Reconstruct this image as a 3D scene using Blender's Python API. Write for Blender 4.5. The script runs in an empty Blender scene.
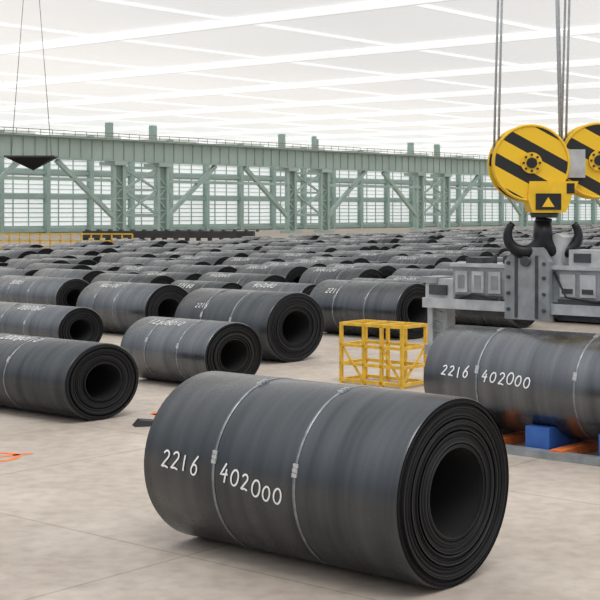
import bpy, math, random
from mathutils import Vector, Matrix
random.seed(7)
sc = bpy.context.scene
sc.view_settings.view_transform = 'Standard'

# ------------------------------------------------------------ materials
def nodes_of(name):
    m = bpy.data.materials.new(name); m.use_nodes = True
    nt = m.node_tree
    return m, nt, nt.nodes['Principled BSDF']

def mat(name, col, rough=0.5, metal=0.0, var=0.12, scale=3.0, bump=0.0, emit=0.0, detail=5, stretch=(1,1,1)):
    m, nt, b = nodes_of(name)
    tc = nt.nodes.new('ShaderNodeTexCoord')
    mp = nt.nodes.new('ShaderNodeMapping'); mp.inputs['Scale'].default_value = stretch
    nz = nt.nodes.new('ShaderNodeTexNoise'); nz.inputs['Scale'].default_value = scale; nz.inputs['Detail'].default_value = detail
    cr = nt.nodes.new('ShaderNodeValToRGB')
    cr.color_ramp.elements[0].position = 0.3; cr.color_ramp.elements[1].position = 0.7
    cr.color_ramp.elements[0].color = (*[c*(1-var) for c in col], 1)
    cr.color_ramp.elements[1].color = (*[min(1, c*(1+var)) for c in col], 1)
    nt.links.new(tc.outputs['Object'], mp.inputs['Vector'])
    nt.links.new(mp.outputs[0], nz.inputs['Vector'])
    nt.links.new(nz.outputs['Fac'], cr.inputs['Fac'])
    nt.links.new(cr.outputs['Color'], b.inputs['Base Color'])
    b.inputs['Roughness'].default_value = rough
    b.inputs['Metallic'].default_value = metal
    if bump:
        bp = nt.nodes.new('ShaderNodeBump'); bp.inputs['Strength'].default_value = bump; bp.inputs['Distance'].default_value = 0.02
        nt.links.new(nz.outputs['Fac'], bp.inputs['Height']); nt.links.new(bp.outputs[0], b.inputs['Normal'])
    if emit:
        nt.links.new(cr.outputs['Color'], b.inputs['Emission Color'])
        b.inputs['Emission Strength'].default_value = emit
    return m

def coil_body_mat():
    m, nt, b = nodes_of('rolled_steel')
    tc = nt.nodes.new('ShaderNodeTexCoord'); oi = nt.nodes.new('ShaderNodeObjectInfo')
    mp = nt.nodes.new('ShaderNodeMapping'); mp.inputs['Scale'].default_value = (4, .3, .3)
    nt.links.new(tc.outputs['Object'], mp.inputs['Vector'])
    add = nt.nodes.new('ShaderNodeVectorMath'); add.operation = 'ADD'
    nt.links.new(mp.outputs[0], add.inputs[0]); nt.links.new(oi.outputs['Random'], add.inputs[1])
    nz = nt.nodes.new('ShaderNodeTexNoise'); nz.inputs['Scale'].default_value = 1.1; nz.inputs['Detail'].default_value = 5
    nt.links.new(add.outputs[0], nz.inputs['Vector'])
    cr = nt.nodes.new('ShaderNodeValToRGB')
    cr.color_ramp.elements[0].position = .3; cr.color_ramp.elements[0].color = (.085, .093, .102, 1)
    cr.color_ramp.elements[1].position = .75; cr.color_ramp.elements[1].color = (.15, .16, .173, 1)
    nt.links.new(nz.outputs['Fac'], cr.inputs['Fac'])
    mul = nt.nodes.new('ShaderNodeHueSaturation')
    mr = nt.nodes.new('ShaderNodeMapRange'); mr.inputs['To Min'].default_value = .7; mr.inputs['To Max'].default_value = 1.4
    nt.links.new(oi.outputs['Random'], mr.inputs['Value']); nt.links.new(mr.outputs[0], mul.inputs['Value'])
    nt.links.new(cr.outputs['Color'], mul.inputs['Color']); nt.links.new(mul.outputs[0], b.inputs['Base Color'])
    n2 = nt.nodes.new('ShaderNodeTexNoise'); n2.inputs['Scale'].default_value = 2.2; n2.inputs['Detail'].default_value = 4
    nt.links.new(tc.outputs['Object'], n2.inputs['Vector'])
    m2 = nt.nodes.new('ShaderNodeMapRange'); m2.inputs['To Min'].default_value = .2; m2.inputs['To Max'].default_value = .36
    nt.links.new(n2.outputs['Fac'], m2.inputs['Value']); nt.links.new(m2.outputs[0], b.inputs['Roughness'])
    b.inputs['Metallic'].default_value = .9
    return m

def coil_face_mat():
    m, nt, b = nodes_of('coil_edge_windings')
    tc = nt.nodes.new('ShaderNodeTexCoord'); sx = nt.nodes.new('ShaderNodeSeparateXYZ')
    nt.links.new(tc.outputs['UV'], sx.inputs[0])
    nz = nt.nodes.new('ShaderNodeTexNoise'); nz.noise_dimensions = '1D'; nz.inputs['Scale'].default_value = 38; nz.inputs['Detail'].default_value = 6
    nt.links.new(sx.outputs['X'], nz.inputs['W'])
    cr = nt.nodes.new('ShaderNodeValToRGB')
    cr.color_ramp.elements[0].position = .4; cr.color_ramp.elements[0].color = (.003, .003, .004, 1)
    cr.color_ramp.elements[1].position = .7; cr.color_ramp.elements[1].color = (.04, .041, .045, 1)
    nt.links.new(nz.outputs['Fac'], cr.inputs['Fac']); nt.links.new(cr.outputs[0], b.inputs['Base Color'])
    bp = nt.nodes.new('ShaderNodeBump'); bp.inputs['Strength'].default_value = .8; bp.inputs['Distance'].default_value = .03
    nt.links.new(nz.outputs['Fac'], bp.inputs['Height']); nt.links.new(bp.outputs[0], b.inputs['Normal'])
    b.inputs['Roughness'].default_value = .5; b.inputs['Metallic'].default_value = .3
    b.inputs['Specular IOR Level'].default_value = .3
    return m

M_body = coil_body_mat(); M_face = coil_face_mat()
M_strap = mat('steel_strap', (.26, .29, .32), .35, .8, .3, 6)
M_clip = mat('steel_strap_clip', (.6, .63, .66), .3, .6, .2, 20)
M_chalk = mat('white_paint_marker', (.85, .86, .86), .8, 0, .05, 20)
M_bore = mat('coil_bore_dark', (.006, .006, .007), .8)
M_green = mat('pale_green_steel', (.38, .50, .46), .5, 0, .1, .3)
M_green2 = mat('grey_green_girder', (.44, .54, .50), .5, 0, .1, .12)
M_dkgreen = mat('dark_green_steel', (.23, .32, .29), .5, 0, .1, .3)  # darker green for the plates behind the lattice lacing
M_siding = mat('pale_siding', (.62, .69, .67), .6, 0, .06, .1, emit=.03)
M_glaz = mat('daylight_glazing', (.86, .89, .90), .4, 0, .05, .06, emit=.46)
M_roof = mat('white_glowing_roof_sheet', (.91, .92, .92), .6, 0, .02, .05, emit=.66)  # emission added so the unseen roof looks near white and brightens the hall
M_truss = mat('white_glowing_truss', (.9, .91, .91), .6, 0, .03, .1, emit=.5)  # white colour plus added glow, so trusses blend with the glowing roof
M_rail = mat('rail_brown', (.30, .22, .16), .6, 0, .2, .5)
M_yel = mat('safety_yellow', (.88, .54, .02), .4, 0, .1, 3)
M_yel2 = mat('yellow_cage_paint', (.78, .48, .04), .45, 0, .18, 4)
M_black = mat('black_paint', (.012, .012, .013), .4, 0, .2, 5)
M_hook = mat('forged_hook', (.02, .021, .024), .38, .5, .3, 5)
M_grey = mat('machine_grey', (.28, .30, .315), .42, .1, .25, 2.5)
M_lgrey = mat('machine_light_grey', (.48, .505, .52), .4, .1, .2, 3)
M_dgrey = mat('machine_dark_grey', (.06, .065, .07), .5, .2, .3, 3)
M_rope = mat('wire_rope', (.45, .48, .5), .5, .4, .2, 20)
M_blue = mat('saddle_blue', (.03, .12, .42), .45, 0, .15, 3)
M_orange = mat('marking_orange', (.85, .20, .05), .7, 0, .25, 8)
M_dark = mat('dark_conveyor', (.035, .035, .04), .6, 0, .3, .5)

def floor_mat():
    m, nt, b = nodes_of('concrete_floor')
    tc = nt.nodes.new('ShaderNodeTexCoord')
    n1 = nt.nodes.new('ShaderNodeTexNoise'); n1.inputs['Scale'].default_value = .22; n1.inputs['Detail'].default_value = 8; n1.inputs['Roughness'].default_value = .65
    n2 = nt.nodes.new('ShaderNodeTexNoise'); n2.inputs['Scale'].default_value = 3; n2.inputs['Detail'].default_value = 8
    mp = nt.nodes.new('ShaderNodeMapping'); mp.inputs['Rotation'].default_value = (0, 0, math.radians(40.16))
    br = nt.nodes.new('ShaderNodeTexBrick'); br.offset = 0
    br.inputs['Scale'].default_value = 1; br.inputs['Brick Width'].default_value = 7.5; br.inputs['Row Height'].default_value = 7.5
    br.inputs['Mortar Size'].default_value = .03; br.inputs['Mortar Smooth'].default_value = .3
    br.inputs['Color1'].default_value = (1, 1, 1, 1); br.inputs['Color2'].default_value = (.93, .93, .93, 1); br.inputs['Mortar'].default_value = (.72, .70, .67, 1)
    for n in (n1, n2): nt.links.new(tc.outputs['Object'], n.inputs['Vector'])
    nt.links.new(tc.outputs['Object'], mp.inputs['Vector']); nt.links.new(mp.outputs[0], br.inputs['Vector'])
    cr = nt.nodes.new('ShaderNodeValToRGB')
    cr.color_ramp.elements[0].position = .3; cr.color_ramp.elements[0].color = (.39, .33, .28, 1)
    cr.color_ramp.elements[1].position = .65; cr.color_ramp.elements[1].color = (.58, .51, .445, 1)
    nt.links.new(n1.outputs['Fac'], cr.inputs['Fac'])
    c2 = nt.nodes.new('ShaderNodeValToRGB')
    c2.color_ramp.elements[0].position = .3; c2.color_ramp.elements[0].color = (.82, .81, .80, 1)
    c2.color_ramp.elements[1].position = .6; c2.color_ramp.elements[1].color = (1, 1, 1, 1)
    nt.links.new(n2.outputs['Fac'], c2.inputs['Fac'])
    x1 = nt.nodes.new('ShaderNodeMix'); x1.data_type = 'RGBA'; x1.blend_type = 'MULTIPLY'; x1.inputs['Factor'].default_value = 1
    x2 = nt.nodes.new('ShaderNodeMix'); x2.data_type = 'RGBA'; x2.blend_type = 'MULTIPLY'; x2.inputs['Factor'].default_value = 1
    nt.links.new(cr.outputs[0], x1.inputs['A']); nt.links.new(c2.outputs[0], x1.inputs['B'])
    nt.links.new(x1.outputs['Result'], x2.inputs['A']); nt.links.new(br.outputs['Color'], x2.inputs['B'])
    nt.links.new(x2.outputs['Result'], b.inputs['Base Color'])
    b.inputs['Roughness'].default_value = .7
    return m
M_floor = floor_mat()

def stripe_mat():
    m, nt, b = nodes_of('black_yellow_stripes')
    tc = nt.nodes.new('ShaderNodeTexCoord'); sx = nt.nodes.new('ShaderNodeSeparateXYZ')
    nt.links.new(tc.outputs['Object'], sx.inputs[0])
    a = nt.nodes.new('ShaderNodeMath'); a.operation = 'MULTIPLY_ADD'; a.inputs[1].default_value = .55
    nt.links.new(sx.outputs['X'], a.inputs[0]); nt.links.new(sx.outputs['Z'], a.inputs[2])
    s = nt.nodes.new('ShaderNodeMath'); s.operation = 'MULTIPLY_ADD'; s.inputs[1].default_value = 1.35; s.inputs[2].default_value = .30
    nt.links.new(a.outputs[0], s.inputs[0])
    f = nt.nodes.new('ShaderNodeMath'); f.operation = 'FRACT'; nt.links.new(s.outputs[0], f.inputs[0])
    g = nt.nodes.new('ShaderNodeMath'); g.operation = 'GREATER_THAN'; g.inputs[1].default_value = .56; nt.links.new(f.outputs[0], g.inputs[0])
    mx = nt.nodes.new('ShaderNodeMix'); mx.data_type = 'RGBA'
    mx.inputs['A'].default_value = (.9, .56, .02, 1); mx.inputs['B'].default_value = (.015, .015, .015, 1)
    nt.links.new(g.outputs[0], mx.inputs['Factor']); nt.links.new(mx.outputs['Result'], b.inputs['Base Color'])
    b.inputs['Roughness'].default_value = .4
    return m
M_stripe = stripe_mat()

# ------------------------------------------------------------ mesh builder
class MB:
    def __init__(s): s.v = []; s.f = []; s.m = []; s.sm = []; s.mats = []; s.uv = {}
    def mi(s, m):
        if m not in s.mats: s.mats.append(m)
        return s.mats.index(m)
    def face(s, idx, m, smooth=False): s.f.append(idx); s.m.append(s.mi(m)); s.sm.append(smooth)
    def box(s, x0, x1, y0, y1, z0, z1, m):
        n = len(s.v)
        s.v += [(x, y, z) for z in (z0, z1) for y in (y0, y1) for x in (x0, x1)]
        for q in ((0,2,3,1),(4,5,7,6),(0,1,5,4),(2,6,7,3),(0,4,6,2),(1,3,7,5)): s.face([n+i for i in q], m)
    def beam(s, p, q, w, h, m, up=(0,0,1)):
        p = Vector(p); q = Vector(q); d = (q-p).normalized(); up = Vector(up)
        if abs(d.dot(up)) > .98: up = Vector((1,0,0))
        sd = d.cross(up).normalized(); u2 = sd.cross(d).normalized()
        n = len(s.v)
        for c in (p, q):
            for a, b in ((-1,-1),(1,-1),(1,1),(-1,1)): s.v.append(tuple(c+sd*a*w/2+u2*b*h/2))
        for k in range(4): s.face([n+k, n+(k+1)%4, n+4+(k+1)%4, n+4+k], m)
        s.face([n+3,n+2,n+1,n], m); s.face([n+4,n+5,n+6,n+7], m)
    def tube(s, pts, rad, m, seg=10, cap=True):
        pts = [Vector(p) for p in pts]; n0 = len(s.v)
        if not isinstance(rad, (list, tuple)): rad = [rad]*len(pts)
        ref = None
        for i, p in enumerate(pts):
            d = (pts[min(i+1, len(pts)-1)]-pts[max(i-1, 0)]).normalized()
            if ref is None: ref = Vector((0,1,0)) if abs(d.y) < .9 else Vector((1,0,0))
            a = (ref-d*ref.dot(d)).normalized(); b = d.cross(a); ref = a
            for k in range(seg):
                t = 2*math.pi*k/seg; s.v.append(tuple(p+(a*math.cos(t)+b*math.sin(t))*rad[i]))
        for i in range(len(pts)-1):
            for k in range(seg):
                a = n0+i*seg+k; b = n0+i*seg+(k+1)%seg; s.face([a, b, b+seg, a+seg], m, True)
        if cap:
            s.face([n0+k for k in range(seg)][::-1], m); e = n0+(len(pts)-1)*seg; s.face([e+k for k in range(seg)], m)
    def prism_y(s, poly, y0, y1, m):
        n = len(s.v); k = len(poly)
        s.v += [(x, y0, z) for x, z in poly]+[(x, y1, z) for x, z in poly]
        s.face([n+i for i in range(k)], m); s.face([n+k+i for i in range(k)][::-1], m)
        for i in range(k): j = (i+1) % k; s.face([n+j, n+i, n+k+i, n+k+j], m)
    def prism_x(s, poly, x0, x1, m):
        n = len(s.v); k = len(poly)
        s.v += [(x0, y, z) for y, z in poly]+[(x1, y, z) for y, z in poly]
        s.face([n+i for i in range(k)][::-1], m); s.face([n+k+i for i in range(k)], m)
        for i in range(k): j = (i+1) % k; s.face([n+i, n+j, n+k+j, n+k+i], m)
    def mesh(s, name):
        me = bpy.data.meshes.new(name); me.from_pydata(s.v, [], s.f)
        for m in s.mats: me.materials.append(m)
        me.polygons.foreach_set('material_index', s.m); me.polygons.foreach_set('use_smooth', s.sm)
        if s.uv:
            ul = me.uv_layers.new(name='UVMap')
            for lp in me.loops: ul.data[lp.index].uv = (s.uv.get(lp.vertex_index, 0), 0)
        me.update(); return me
    def obj(s, name, loc=(0,0,0), rz=0):
        o = bpy.data.objects.new(name, s.mesh(name)); o.location = loc; o.rotation_euler = (0,0,rz)
        sc.collection.objects.link(o); return o

# ------------------------------------------------------------ handwriting
def arc(cx, cy, rx, ry, a0, a1, n=12):
    return [(cx+rx*math.cos(math.radians(a0+(a1-a0)*i/n)), cy+ry*math.sin(math.radians(a0+(a1-a0)*i/n))) for i in range(n+1)]
G = {
 '0': [arc(.3,.45,.26,.42,90,450,18)],
 '1': [[(.22,.98),(.3,0)]],
 '2': [arc(.28,.72,.22,.24,160,-35,8)+[(.05,.05),(.3,.1),(.58,.02)]],
 '3': [arc(.26,.74,.2,.22,150,-80,8)+arc(.26,.27,.24,.26,80,-150,8)],
 '4': [[(.32,1),(.03,.38),(.55,.42)],[(.42,.7),(.36,-.05)]],
 '6': [[(.42,1),(.18,.62)]+arc(.28,.28,.2,.27,160,520,14)],
 '8': [arc(.3,.73,.17,.2,270,-90,12)+arc(.3,.27,.22,.26,90,450,12)],
 '9': [arc(.28,.7,.2,.24,0,360,12)+[(.46,.5),(.34,0)]],
 ' ': []}

def write(mb, txt, x0, th, h, R, e, seed=0, w=.03, m=None, slope=0):
    rnd = random.Random(seed); m = m or M_chalk; x = x0
    for ch in txt:
        dy = rnd.uniform(-.08, .08)*h - slope*(x-x0); sc_ = rnd.uniform(.9, 1.12)
        for st in G[ch]:
            pts = []
            for a, b in zip(st[:-1], st[1:]):
                k = 3 if math.hypot(b[0]-a[0], b[1]-a[1]) > .25 else 1
                for i in range(k): pts.append((a[0]+(b[0]-a[0])*i/k, a[1]+(b[1]-a[1])*i/k))
            pts.append(st[-1])
            P = [(x+p[0]*h*sc_+p[1]*h*.18, p[1]*h*sc_+dy) for p in pts]
            n0 = len(mb.v)
            for i, p in enumerate(P):
                a = P[max(i-1, 0)]; b = P[min(i+1, len(P)-1)]
                dx, dz = b[0]-a[0], b[1]-a[1]; l = math.hypot(dx, dz) or 1; nx, nz = -dz/l*w/2, dx/l*w/2
                for s_ in (1, -1):
                    xx = p[0]+nx*s_; t = math.radians(th)-(p[1]+nz*s_)/R
                    rr = R+.009
                    mb.v.append((xx, -e*rr*math.sin(t), R+rr*math.cos(t)))
            for i in range(len(P)-1):
                q = n0+2*i; mb.face([q, q+1, q+3, q+2], m)
        x += h*.78

# ------------------------------------------------------------ coils
E = 1.3
def coil_mesh(name, D, L, segs=48, rings=10, straps=(.25, .6), texts=(), seed=0, hole=.48, e=E, thc=(60, 80), slope=0):
    rnd = random.Random(seed); mb = MB(); R = D/2
    def loop(x, r, uv=False):
        n = len(mb.v)
        for k in range(segs):
            t = 2*math.pi*k/segs
            mb.v.append((x, e*r*math.sin(t), R+r*math.cos(t)))
            if uv: mb.uv[n+k] = r
        return n
    def join(a, b, m, sm=True):
        for k in range(segs): j = (k+1) % segs; mb.face([a+k, a+j, b+j, b+k], m, sm)
    ls = [loop(0, R-.02), loop(-.03, R), loop(-L*.5, R), loop(-L+.03, R), loop(-L, R-.02)]
    for a, b in zip(ls, ls[1:]): join(b, a, M_body)
    def facef(x, sgn):
        r = R-.02; prev = loop(x, r, True); rr = [R-.02-(R-.02-hole*R)*(i/rings) for i in range(1, rings+1)]
        for r2 in rr:
            off = rnd.uniform(-.035, .03)*sgn
            a = loop(x+off, r, True)
            if sgn > 0: join(prev, a, M_face, False)
            else: join(a, prev, M_face, False)
            b = loop(x+off+rnd.uniform(-.01,.01), r2+.003, True)
            if sgn > 0: join(a, b, M_face, False)
            else: join(b, a, M_face, False)
            prev = b; r = r2
        return prev
    f0 = facef(0, 1); f1 = facef(-L, -1)
    a = loop(0-.04, hole*R); b = loop(-L+.04, hole*R)
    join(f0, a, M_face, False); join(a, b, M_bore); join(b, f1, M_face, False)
    for fr in straps:
        xs = -L*(1-fr); w = .024
        p = [loop(xs-w, R+.001), loop(xs-w, R+.008), loop(xs+w, R+.008), loop(xs+w, R+.001)]
        for c, d in zip(p, p[1:]): join(c, d, M_strap)
        for tt in (rnd.uniform(*thc), rnd.uniform(8, 20)):
            t = math.radians(tt)
            for dt in (-.05, .0, .05):
                y, z = -e*(R+.006)*math.sin(t+dt), R+(R+.006)*math.cos(t+dt)
                mb.box(xs-.045, xs+.045, y-.015, y+.015, z-.03, z+.03, M_clip)
    for t_ in texts:
        txt, x0, th, h, w = t_[:5]
        write(mb, txt, x0, th, h, R, e, seed, w, slope=t_[5] if len(t_) > 5 else slope)
    return mb.mesh(name)

UZ = math.radians(-40.16)
Avec = Vector((-.7644, .645)); Bvec = Vector((.645, .7644))
placed = []
def place(me, X, Y, L, D, z=0, jit=0):
    o = bpy.data.objects.new('steel_coil', me); sc.collection.objects.link(o)
    o.location = (X, Y, z); o.rotation_euler = (0, 0, UZ+jit)
    p = Vector((X, Y)); placed.append((p.dot(Avec), p.dot(Bvec), L, D*E/2)); return o

front = [
 # X, Y, D, L, z, texts, straps, e
 (2.24, 19.4, 2.72, 4.95, 0, [('2216', -4.55, 88.5, .27, .03, .05), ('402000', -3.28, 91, .27, .03, .22)], (.31, .635), 1.08),
 (8.35, 28.9, 2.36, 6.0, .28, [('2216', -5.50, 83, .25, .032), ('402000', -4.4, 86, .28, .032)], (.245, .66), 1.15),
 (-5.10, 34.9, 1.98, 5.4, 0, [('20080110', -3.7, 22, .26, .028)], (.2, .55), 1.3),
 (-2.01, 41.2, 2.0, 3.7, 0, [('12308010', -3.1, 32, .24, .028)], (.3, .68), 1.3),
 (-.14, 48.3, 2.48, 4.6, 0, [('2216', -3.7, 60, .2, .02)], (.3, .62), 1.3),
 (-5.6, 57.9, 2.25, 4.4, 0, [('402100', -3.6, 34, .26, .03)], (.25, .55), 1.3),
 (-8.3, 51.2, 1.75, 5.0, 0, [('2003060', -3.0, 36, .26, .03)], (.3, .6), 1.3),
 (-11.3, 68.0, 2.0, 5.5, 0, [('30801', -4.0, 50, .26, .03)], (.3, .6), 1.3),
 (4.95, 57.0, 2.35, 4.8, 0, [('2211', -4.0, 55, .24, .03)], (.3, .65), 1.3),
 (-1.3, 70.0, 2.1, 4.6, 0, [('4020801', -4.0, 35, .28, .035)], (.3, .65), 1.3),
]
for i, (X, Y, D, L, z, tx, st, e) in enumerate(front):
    me = coil_mesh('steel_coil_mesh', D, L, 144 if i < 2 else 80, 30 if i < 2 else 16, st, tx, seed=i+3, hole=.47, e=e, thc=(72, 80) if i < 2 else (60, 80), slope=.07 if i < 2 else 0)
    place(me, X, Y, L, D, z)

variants = []
for k, (D, L, tx) in enumerate([(1.9, 3.9, [('402080', -3.3, 40, .3, .04)]), (2.1, 4.3, []), (1.8, 3.7, [('22160', -3.1, 50, .3, .04)]),
                                (2.25, 4.0, [('3080104', -3.4, 35, .28, .04)]), (2.0, 4.5, [])]):
    variants.append((coil_mesh('steel_coil_mesh_far', D, L, 40, 6, (.3, .65), tx, seed=40+k), D, L))
rows = 0
for ib in range(0, 95):
    for ia in range(-34, 44):
        b = 50+ib*4.5; a = 20+ia*5.3+(ib % 3)*1.8+random.uniform(-.3, .3)
        me, D, L = random.choice(variants); bb = b+random.uniform(-.4, .4)
        P = Avec*a+Bvec*bb
        if P.y < 60 or a > 104+max(0, b-75)*.22 or P.y > 390: continue
        if abs(P.x+Avec.x*L*.5) > .245*P.y+4: continue
        if any(abs(bb-q[1]) < D*E/2+q[3]+.2 and a < q[0]+q[2]+.4 and q[0] < a+L+.4 for q in placed): continue
        place(me, P.x, P.y, L, D, 0, 0); rows += 1
print('far coils', rows)

# saddle under the right coil (low V blocks)
mb = MB()
for xs in (-1.2, -3.0, -4.8):
    for sg in (-1, 1):
        mb.prism_x([(sg*.3, .06), (sg*1.25, .06), (sg*1.25, .62), (sg*1.0, .62), (sg*.3, .27)][::sg], xs-.3, xs+.3, M_blue if xs != -4.8 else M_dgrey)
    mb.box(xs+.45, xs+.75, -1.5, 1.5, 0, .2, M_yel if xs > -2 else M_orange)
mb.box(-5.7, .2, -1.6, -1.3, 0, .16, M_grey); mb.box(-5.7, .2, 1.3, 1.6, 0, .16, M_grey)
mb.obj('coil_saddle', (8.35, 28.9, 0), UZ)

# ------------------------------------------------------------ floor + marks
mb = MB(); mb.box(-350, 450, -20, 700, -.3, 0, M_floor); mb.obj('floor')
def floor_mark(name, X, Y, strokes, s, w, m=M_orange):
    mb = MB()
    for st in strokes:
        P = [(p[0]*s, p[1]*s) for p in st]; n0 = len(mb.v)
        for i, p in enumerate(P):
            a = P[max(i-1,0)]; b = P[min(i+1,len(P)-1)]; dx, dy = b[0]-a[0], b[1]-a[1]; l = math.hypot(dx, dy) or 1
            for sg in (1,-1): mb.v.append((p[0]-dy/l*w/2*sg, p[1]+dx/l*w/2*sg, .006))
        for i in range(len(P)-1): q = n0+2*i; mb.face([q, q+1, q+3, q+2], m)
    mb.obj(name, (X, Y, 0), 0)
floor_mark('painted_floor_mark', -7.05, 29.0, [arc(.3,.5,.4,.45,90,450,20), [(-.3,.1),(.9,.9)]], 1.2, .16)
floor_mark('painted_floor_mark', -4.0, 35.6, [arc(.5,.4,.4,.3,60,400,16), [(.1,.2),(.9,.55)], [(.2,.5),(.8,.3)]], 1.0, .2)
mb = MB(); mb.prism_y([(-.35,0),(.35,0),(.2,.12),(-.2,.16)], -.2, .2, M_dark); mb.obj('wooden_chock', (-3.85, 34.0, 0), .3)

# ------------------------------------------------------------ yellow cage stand
mb = MB(); lx, ly, H = 2.35, 1.25, 1.86; t = .095
for x in (-lx, -lx*.62, -lx*.33, 0):
    for y in (0, ly): mb.beam((x, y, 0), (x, y, H), t, t, M_yel2)
for y in (0, ly):
    for z in (.1, .62, 1.2, H): mb.beam((-lx-.05, y, z), (.05, y, z), t, t, M_yel2)
for x in (-lx, 0):
    for z in (.1, .62, 1.2, H): mb.beam((x, 0, z), (x, ly, z), t, t, M_yel2)
for x in (-lx*.62, -lx*.33): mb.beam((x, 0, H), (x, ly, H), t, t, M_yel2)
mb.beam((-lx*.62, 0, .1), (-lx, 0, 1.2), .06, .06, M_yel2); mb.beam((0, 0, .1), (0, ly, 1.2), .06, .06, M_yel2)
mb.beam((-lx*.33, 0, 1.2), (0, 0, .1), .06, .06, M_yel2)
mb.obj('safety_cage_stand', (3.10, 41.0, 0), UZ)

# ------------------------------------------------------------ lifting tong
mb = MB()
mb.box(-2.0, 3.6, -.45, .45, 3.15, 4.0, M_grey)
mb.box(-2.05, 3.6, -.52, .52, 3.96, 4.05, M_lgrey)
mb.box(-2.9, 3.6, -.55, .5, 2.86, 3.12, M_lgrey)
mb.box(-2.9, -2.0, -.4, .4, 3.12, 3.62, M_lgrey); mb.box(-3.05, -2.5, -.45, .45, 3.5, 3.66, M_grey)
mb.box(-2.75, -2.2, -.46, -.4, 3.2, 3.46, M_dgrey)
mb.prism_y([(-.30,2.7),(.95,2.7),(.95,4.15),(.72,4.5),(.0,4.5),(-.30,4.15)], -.68, -.45, M_grey)
mb.prism_y([(.62,3.6),(1.0,3.6),(1.15,4.75),(.95,4.85),(.75,4.75)], -.3, .2, M_lgrey)
mb.box(.0, .08, -.70, -.68, 2.75, 4.3, M_dgrey); mb.box(.58, .66, -.70, -.68, 2.75, 4.3, M_dgrey)
for z in (2.95, 3.35, 3.75, 4.1):
    for x in (-.18, .83): mb.tube([(x, -.73, z), (x, -.68, z)], .045, M_dgrey, 8)
mb.tube([(.33,-.78,4.15),(.33,.3,4.15)], .13, M_dgrey, 16)
for x in (-1.9, -1.4, -.9): mb.box(x, x+.36, -.49, -.45, 3.3, 3.85, M_lgrey); mb.box(x+.08, x+.28, -.5, -.49, 3.4, 3.75, M_grey)
for x in (1.15, 1.7, 2.3, 2.9): mb.box(x, x+.42, -.49, -.45, 3.3, 3.85, M_lgrey); mb.box(x+.06, x+.36, -.5, -.49, 3.38, 3.5, M_dgrey)
mb.box(-1.9, -.5, -.5, -.47, 3.13, 3.24, M_dgrey); mb.box(1.1, 3.5, -.5, -.47, 3.13, 3.24, M_dgrey)
mb.box(-1.9, -.35, -.3, .3, 2.7, 2.86, M_dgrey); mb.box(1.0, 3.5, -.3, .3, 2.7, 2.86, M_dgrey)
mb.box(1.3, 2.4, -.3, .3, 4.05, 4.45, M_lgrey); mb.box(1.45, 1.9, -.34, -.3, 4.14, 4.36, M_dgrey)
mb.box(2.5, 3.5, -.3, .3, 4.05, 4.7, M_grey)
mb.box(-1.7, -1.2, -.3, .3, 4.05, 4.2, M_dgrey)
for x in (-1.0, -.7): mb.tube([(x, 0, 4.0), (x, 0, 4.25)], .06, M_dgrey, 8)
mb.tube([(-1.8,-.5,3.12),(-1.3,-.6,3.28),(-.5,-.72,3.18)], .03, M_black, 6)
mb.tube([(1.0,-.5,3.9),(1.4,-.62,3.3),(2.2,-.55,3.2),(3.2,-.5,3.5)], .03, M_black, 6)
for sx in (-2.72, 3.3):
    mb.beam((sx-.14, 0, 2.9), (sx-.14, 0, 1.75), .16, .5, M_lgrey, (0,1,0)); mb.beam((sx+.3, 0, 2.9), (sx+.3, 0, 2.1), .12, .4, M_grey, (0,1,0))
    for z in (2.7, 2.4, 2.1): mb.beam((sx-.1, -.1, z), (sx+.28, -.1, z-.12), .08, .2, M_grey)
    mb.box(sx-.25, sx+.35, -.35, .35, 1.6, 1.85, M_grey)
mb.obj('coil_lifting_tong', (5.8, 34.2, 0), UZ)

# ------------------------------------------------------------ hook block
hb = MB()
def disc(cx, cz, y, r, th, m, rim=M_yel):
    seg = 48; n = len(hb.v)
    prof = [(r*.97, y), (r, y+.03), (r, y+th-.03), (r*.97, y+th)]
    for rr, yy in prof:
        for k in range(seg): t = 2*math.pi*k/seg; hb.v.append((cx+rr*math.cos(t), yy, cz+rr*math.sin(t)))
    for i in range(3):
        for k in range(seg): j = (k+1) % seg; hb.face([n+i*seg+k, n+i*seg+j, n+(i+1)*seg+j, n+(i+1)*seg+k], rim, True)
    hb.face([n+k for k in range(seg)], m); hb.face([n+3*seg+k for k in range(seg)][::-1], m)
def ring(cx, cz, y, r, tr, m):
    hb.tube([(cx+r*math.cos(2*math.pi*k/40), y, cz+r*math.sin(2*math.pi*k/40)) for k in range(41)], tr, m, 6, False)
for cx, cz, y0 in ((0, 0, -.45), (1.78, .08, .1)):
    disc(cx, cz, y0, .96, .16, M_stripe); ring(cx, cz, y0, .92, .03, M_yel)
    disc(cx, cz, y0+.3, .86, .3, M_dgrey, M_dgrey)
    disc(cx, cz, y0+.75, .96, .14, M_stripe)
    hb.tube([(cx, y0-.1, cz), (cx, y0+1.0, cz)], .13, M_black, 20)
    hb.tube([(cx, y0-.06, cz), (cx, y0, cz)], .26, M_yel, 24)
    for k in range(8):
        t = k*math.pi/4; hb.tube([(cx+.2*math.cos(t), y0-.09, cz+.2*math.sin(t)), (cx+.2*math.cos(t), y0-.05, cz+.2*math.sin(t))], .03, M_black, 6)
    for dx in (-.86, .86):
        hb.tube([(cx+dx, y0+.45, cz), (cx+dx*.8, y0+.45, 6.4)], .03, M_rope, 8)
        hb.tube([(cx+dx*.9, y0+.3, cz), (cx+dx*.72, y0+.3, 6.4)], .03, M_rope, 8)
hb.box(.3, 1.4, -.1, .35, -.35, .35, M_lgrey)
hb.prism_y([(-.05,-.45),(1.15,-.45),(.98,-.85),(.84,-1.22),(.02,-1.22),(-.1,-.85)], -.5, .4, M_yel)
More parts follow.
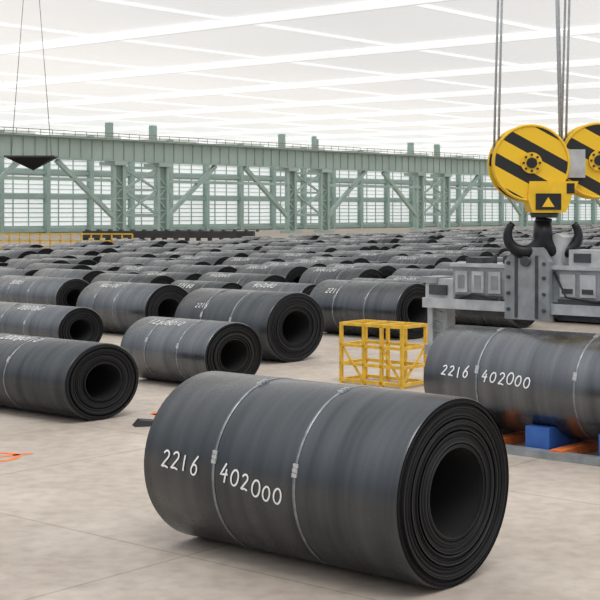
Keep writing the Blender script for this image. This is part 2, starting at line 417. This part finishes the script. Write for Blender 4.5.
hb.box(.1, .72, -.53, -.50, -1.15, -.75, M_black); hb.prism_y([(.25,-1.08),(.55,-1.08),(.4,-.84)], -.55, -.53, M_yel)
hb.box(.86, 1.05, -.52, -.3, -.75, -.5, M_black)
hb.tube([(.4,0,-1.22),(.4,0,-1.34)], [.36,.33], M_dgrey, 24); hb.tube([(.4,0,-1.34),(.36,0,-1.52)], [.2,.22], M_hook, 20)
for sg in (-1, 1):
    P = [(.36, 0, -1.45)]; Rr = [.22]
    for i in range(17):
        q = math.radians(180+i*225/16)
        P.append((.36+sg*(.44+.44*math.cos(q)), -.05, -1.78+.42*math.sin(q))); Rr.append(.25-.0105*i)
    hb.tube(P, Rr, M_hook, 16)
hb.box(-1.3, 3.0, -.9, 1.2, 6.3, 7.6, M_yel); hb.box(-1.6, 3.3, -1.1, -.9, 6.2, 6.7, M_dgrey)
hb.obj('crane_hook_block', (5.68, 33.6, 6.58), 0)

# ------------------------------------------------------------ distant hanging magnet (left)
mb = MB()
mb.v += [(-1.75,-.8,.45),(1.75,-.8,.45),(1.75,.8,.45),(-1.75,.8,.45),(.15,0,-.5)]
mb.face([3,2,1,0], M_black)
for a, b in ((0,1),(1,2),(2,3),(3,0)): mb.face([a, b, 4], M_black)
mb.box(-1.85, 1.85, -.85, .85, .45, .58, M_dgrey)
for x in (-1.5, 1.5): mb.tube([(x, 0, .5), (x*.3, 0, 14)], .03, M_rope, 6)
mb.box(-1.5, 1.5, -.6, .6, 14, 15, M_lgrey)
mb.obj('hanging_lifting_magnet', (-19.9, 100, 8.9), 0)

# ------------------------------------------------------------ building (local x = B, y = A)
BZ = math.radians(49.84); BO = (-39, 290, 0); ZR = 24.5
mb = MB(); x0, x1 = -110, 420
mb.box(x0, x1, -.5, .5, 16.3, 20.3, M_green2); mb.box(x0, x1, -1.0, 1.0, 16.0, 16.3, M_green); mb.box(x0, x1, -1.0, 1.0, 20.3, 20.6, M_green)
mb.box(x0, x1, -.25, .25, 20.6, 20.9, M_rail)
x = x0
while x < x1: mb.box(x, x+.16, -.75, -.5, 16.3, 20.3, M_green); x += 3.0
mb.box(x0, x1, -2.4, -1.0, 20.45, 20.6, M_green)
x = x0
while x < x1: mb.beam((x, -2.35, 20.6), (x, -2.35, 21.8), .12, .12, M_green); x += 3
for z in (21.2, 21.8): mb.beam((x0, -2.35, z), (x1, -2.35, z), .14, .14, M_rail)
mb.obj('crane_runway_girder', BO, BZ)

def lattice_leg(mb, xc, y, w, z0, z1, ch=.85, m=M_green, step=2.6):
    for sx in (-1, 1): mb.beam((xc+sx*w/2, y, z0), (xc+sx*w/2, y, z1), ch, ch, m, (0,1,0))
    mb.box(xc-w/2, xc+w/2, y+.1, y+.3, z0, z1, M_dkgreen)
    z = z0+.3; k = 0
    while z+step <= z1+.2:
        mb.beam((xc-w/2, y, z), (xc+w/2, y, z), .3, .3, m, (0,1,0))
        a, b = (-1, 1) if k % 2 else (1, -1)
        mb.beam((xc+a*w/2, y, z), (xc+b*w/2, y, z+step), .28, .28, m, (0,1,0)); z += step; k += 1
for i, tx in enumerate((-56, 0, 57, 112, 168, 224, 280, 340)):
    mb = MB()
    for dx in (0, 13):
        lattice_leg(mb, tx+dx, 0, 2.8, 0, 15.2)
        mb.box(tx+dx-2.2, tx+dx+2.2, -1.6, 1.6, 0, .6, M_green2)
        mb.beam((tx+dx, 3.0, 16), (tx+dx, 3.0, ZR), 1.2, 1.4, M_green, (0,1,0))
        mb.box(tx+dx-1.9, tx+dx+1.9, -1.0, 4.0, 15.2, 16.0, M_green2)
    for z in (4.5, 10, 14.8): mb.beam((tx+1.3, 0, z), (tx+11.7, 0, z), .55, .6, M_green, (0,1,0))
    for za, zb in ((4.5, 10), (10, 14.8)):
        mb.beam((tx+1.3, 0, za), (tx+11.7, 0, zb), .45, .45, M_green, (0,1,0)); mb.beam((tx+1.3, 0.1, zb), (tx+11.7, .1, za), .45, .45, M_green, (0,1,0))
    mb.beam((tx+14.3, 0, 4.0), (tx+30, 0, 15.8), .9, .9, M_green, (0,1,0)); mb.beam((tx-1.3, 0, 4.0), (tx-17, 0, 15.8), .9, .9, M_green, (0,1,0))
    mb.beam((tx+14.3, 0, 12.0), (tx+55, 0, 12.0), .6, .7, M_green, (0,1,0))
    mb.obj('lattice_support_tower', BO, BZ)

yw = 45
mb = MB(); mb.box(x0, x1, yw, yw+.5, 0, ZR, M_siding)
x = x0
while x < x1:
    mb.box(x, x+1.1, yw-1.6, yw, 0, ZR, M_green); x += 14
for z in (.2, 8.5, 14.4, 22.5): mb.box(x0, x1, yw-1.0, yw, z, z+.9, M_green)
mb.obj('wall_back', BO, BZ)
for i, (z0, z1) in enumerate(((1.6, 8.2), (9.6, 14.0), (15.6, 22.0))):
    mb = MB(); mb.box(x0, x1, yw-.25, yw-.05, z0, z1, M_glaz)
    z = z0
    while z < z1: mb.box(x0, x1, yw-.45, yw-.25, z, z+.2, M_siding if i > 0 else M_green); z += 1.1
    x = x0
    while x < x1: mb.box(x, x+.22, yw-.5, yw-.25, z0, z1, M_green); x += 4.66
    mb.obj('window_%d' % (i+1), BO, BZ)

# roof
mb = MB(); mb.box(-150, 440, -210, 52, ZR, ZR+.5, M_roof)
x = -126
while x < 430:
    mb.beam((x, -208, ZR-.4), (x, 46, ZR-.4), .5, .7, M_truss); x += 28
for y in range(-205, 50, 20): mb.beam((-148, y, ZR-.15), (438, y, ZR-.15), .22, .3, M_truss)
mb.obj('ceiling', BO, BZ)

mb = MB(); Lr = 30; x = 0
while x <= Lr: mb.beam((x, 0, 0), (x, 0, 2.1), .2, .2, M_yel2); x += 1.5
for z in (.25, 1.1, 2.1): mb.beam((0, 0, z), (Lr, 0, z), .2, .2, M_yel2)
mb.obj('guard_rail', (-54, 196, 0), math.radians(-4))
mb = MB(); mb.box(0, 30, 0, 3, .7, 1.9, M_dark)
for k in range(16): mb.box(k*2, k*2+.4, 0, 3, 0, .7, M_dark); mb.tube([(k*2+.6, .1, 2.0), (k*2+.6, 2.9, 2.0)], .22, M_dgrey, 8)
mb.obj('roller_conveyor', (-38, 236, 0), math.radians(-4))

# ------------------------------------------------------------ light
w = bpy.data.worlds.new('World'); sc.world = w; w.use_nodes = True; nt = w.node_tree; bg = nt.nodes['Background']
tc = nt.nodes.new('ShaderNodeTexCoord'); sx = nt.nodes.new('ShaderNodeSeparateXYZ'); cr = nt.nodes.new('ShaderNodeValToRGB')
nt.links.new(tc.outputs['Generated'], sx.inputs[0]); nt.links.new(sx.outputs['Z'], cr.inputs['Fac']); nt.links.new(cr.outputs[0], bg.inputs['Color'])
cr.color_ramp.elements[0].position = 0; cr.color_ramp.elements[0].color = (.32, .34, .37, 1)
cr.color_ramp.elements[1].position = .8; cr.color_ramp.elements[1].color = (1, 1, 1, 1)
bg.inputs['Strength'].default_value = 1.22
s = bpy.data.lights.new('added_soft_top_sun', 'SUN'); s.energy = 1.0; s.angle = .5; s.color = (1, .97, .92)  # weak sun added overhead to give shapes some modelling; roof has no skylights
so = bpy.data.objects.new('added_soft_top_sun', s); so.rotation_euler = (math.radians(25), math.radians(12), 0); sc.collection.objects.link(so)

# ------------------------------------------------------------ camera
cam = bpy.data.cameras.new('camera'); cam.sensor_width = 36; cam.lens = 81; cam.shift_y = -89/600; cam.clip_end = 2000
co = bpy.data.objects.new('camera', cam); co.location = (0, 0, 5.4); co.rotation_euler = (math.radians(90), 0, 0)
sc.collection.objects.link(co); sc.camera = co
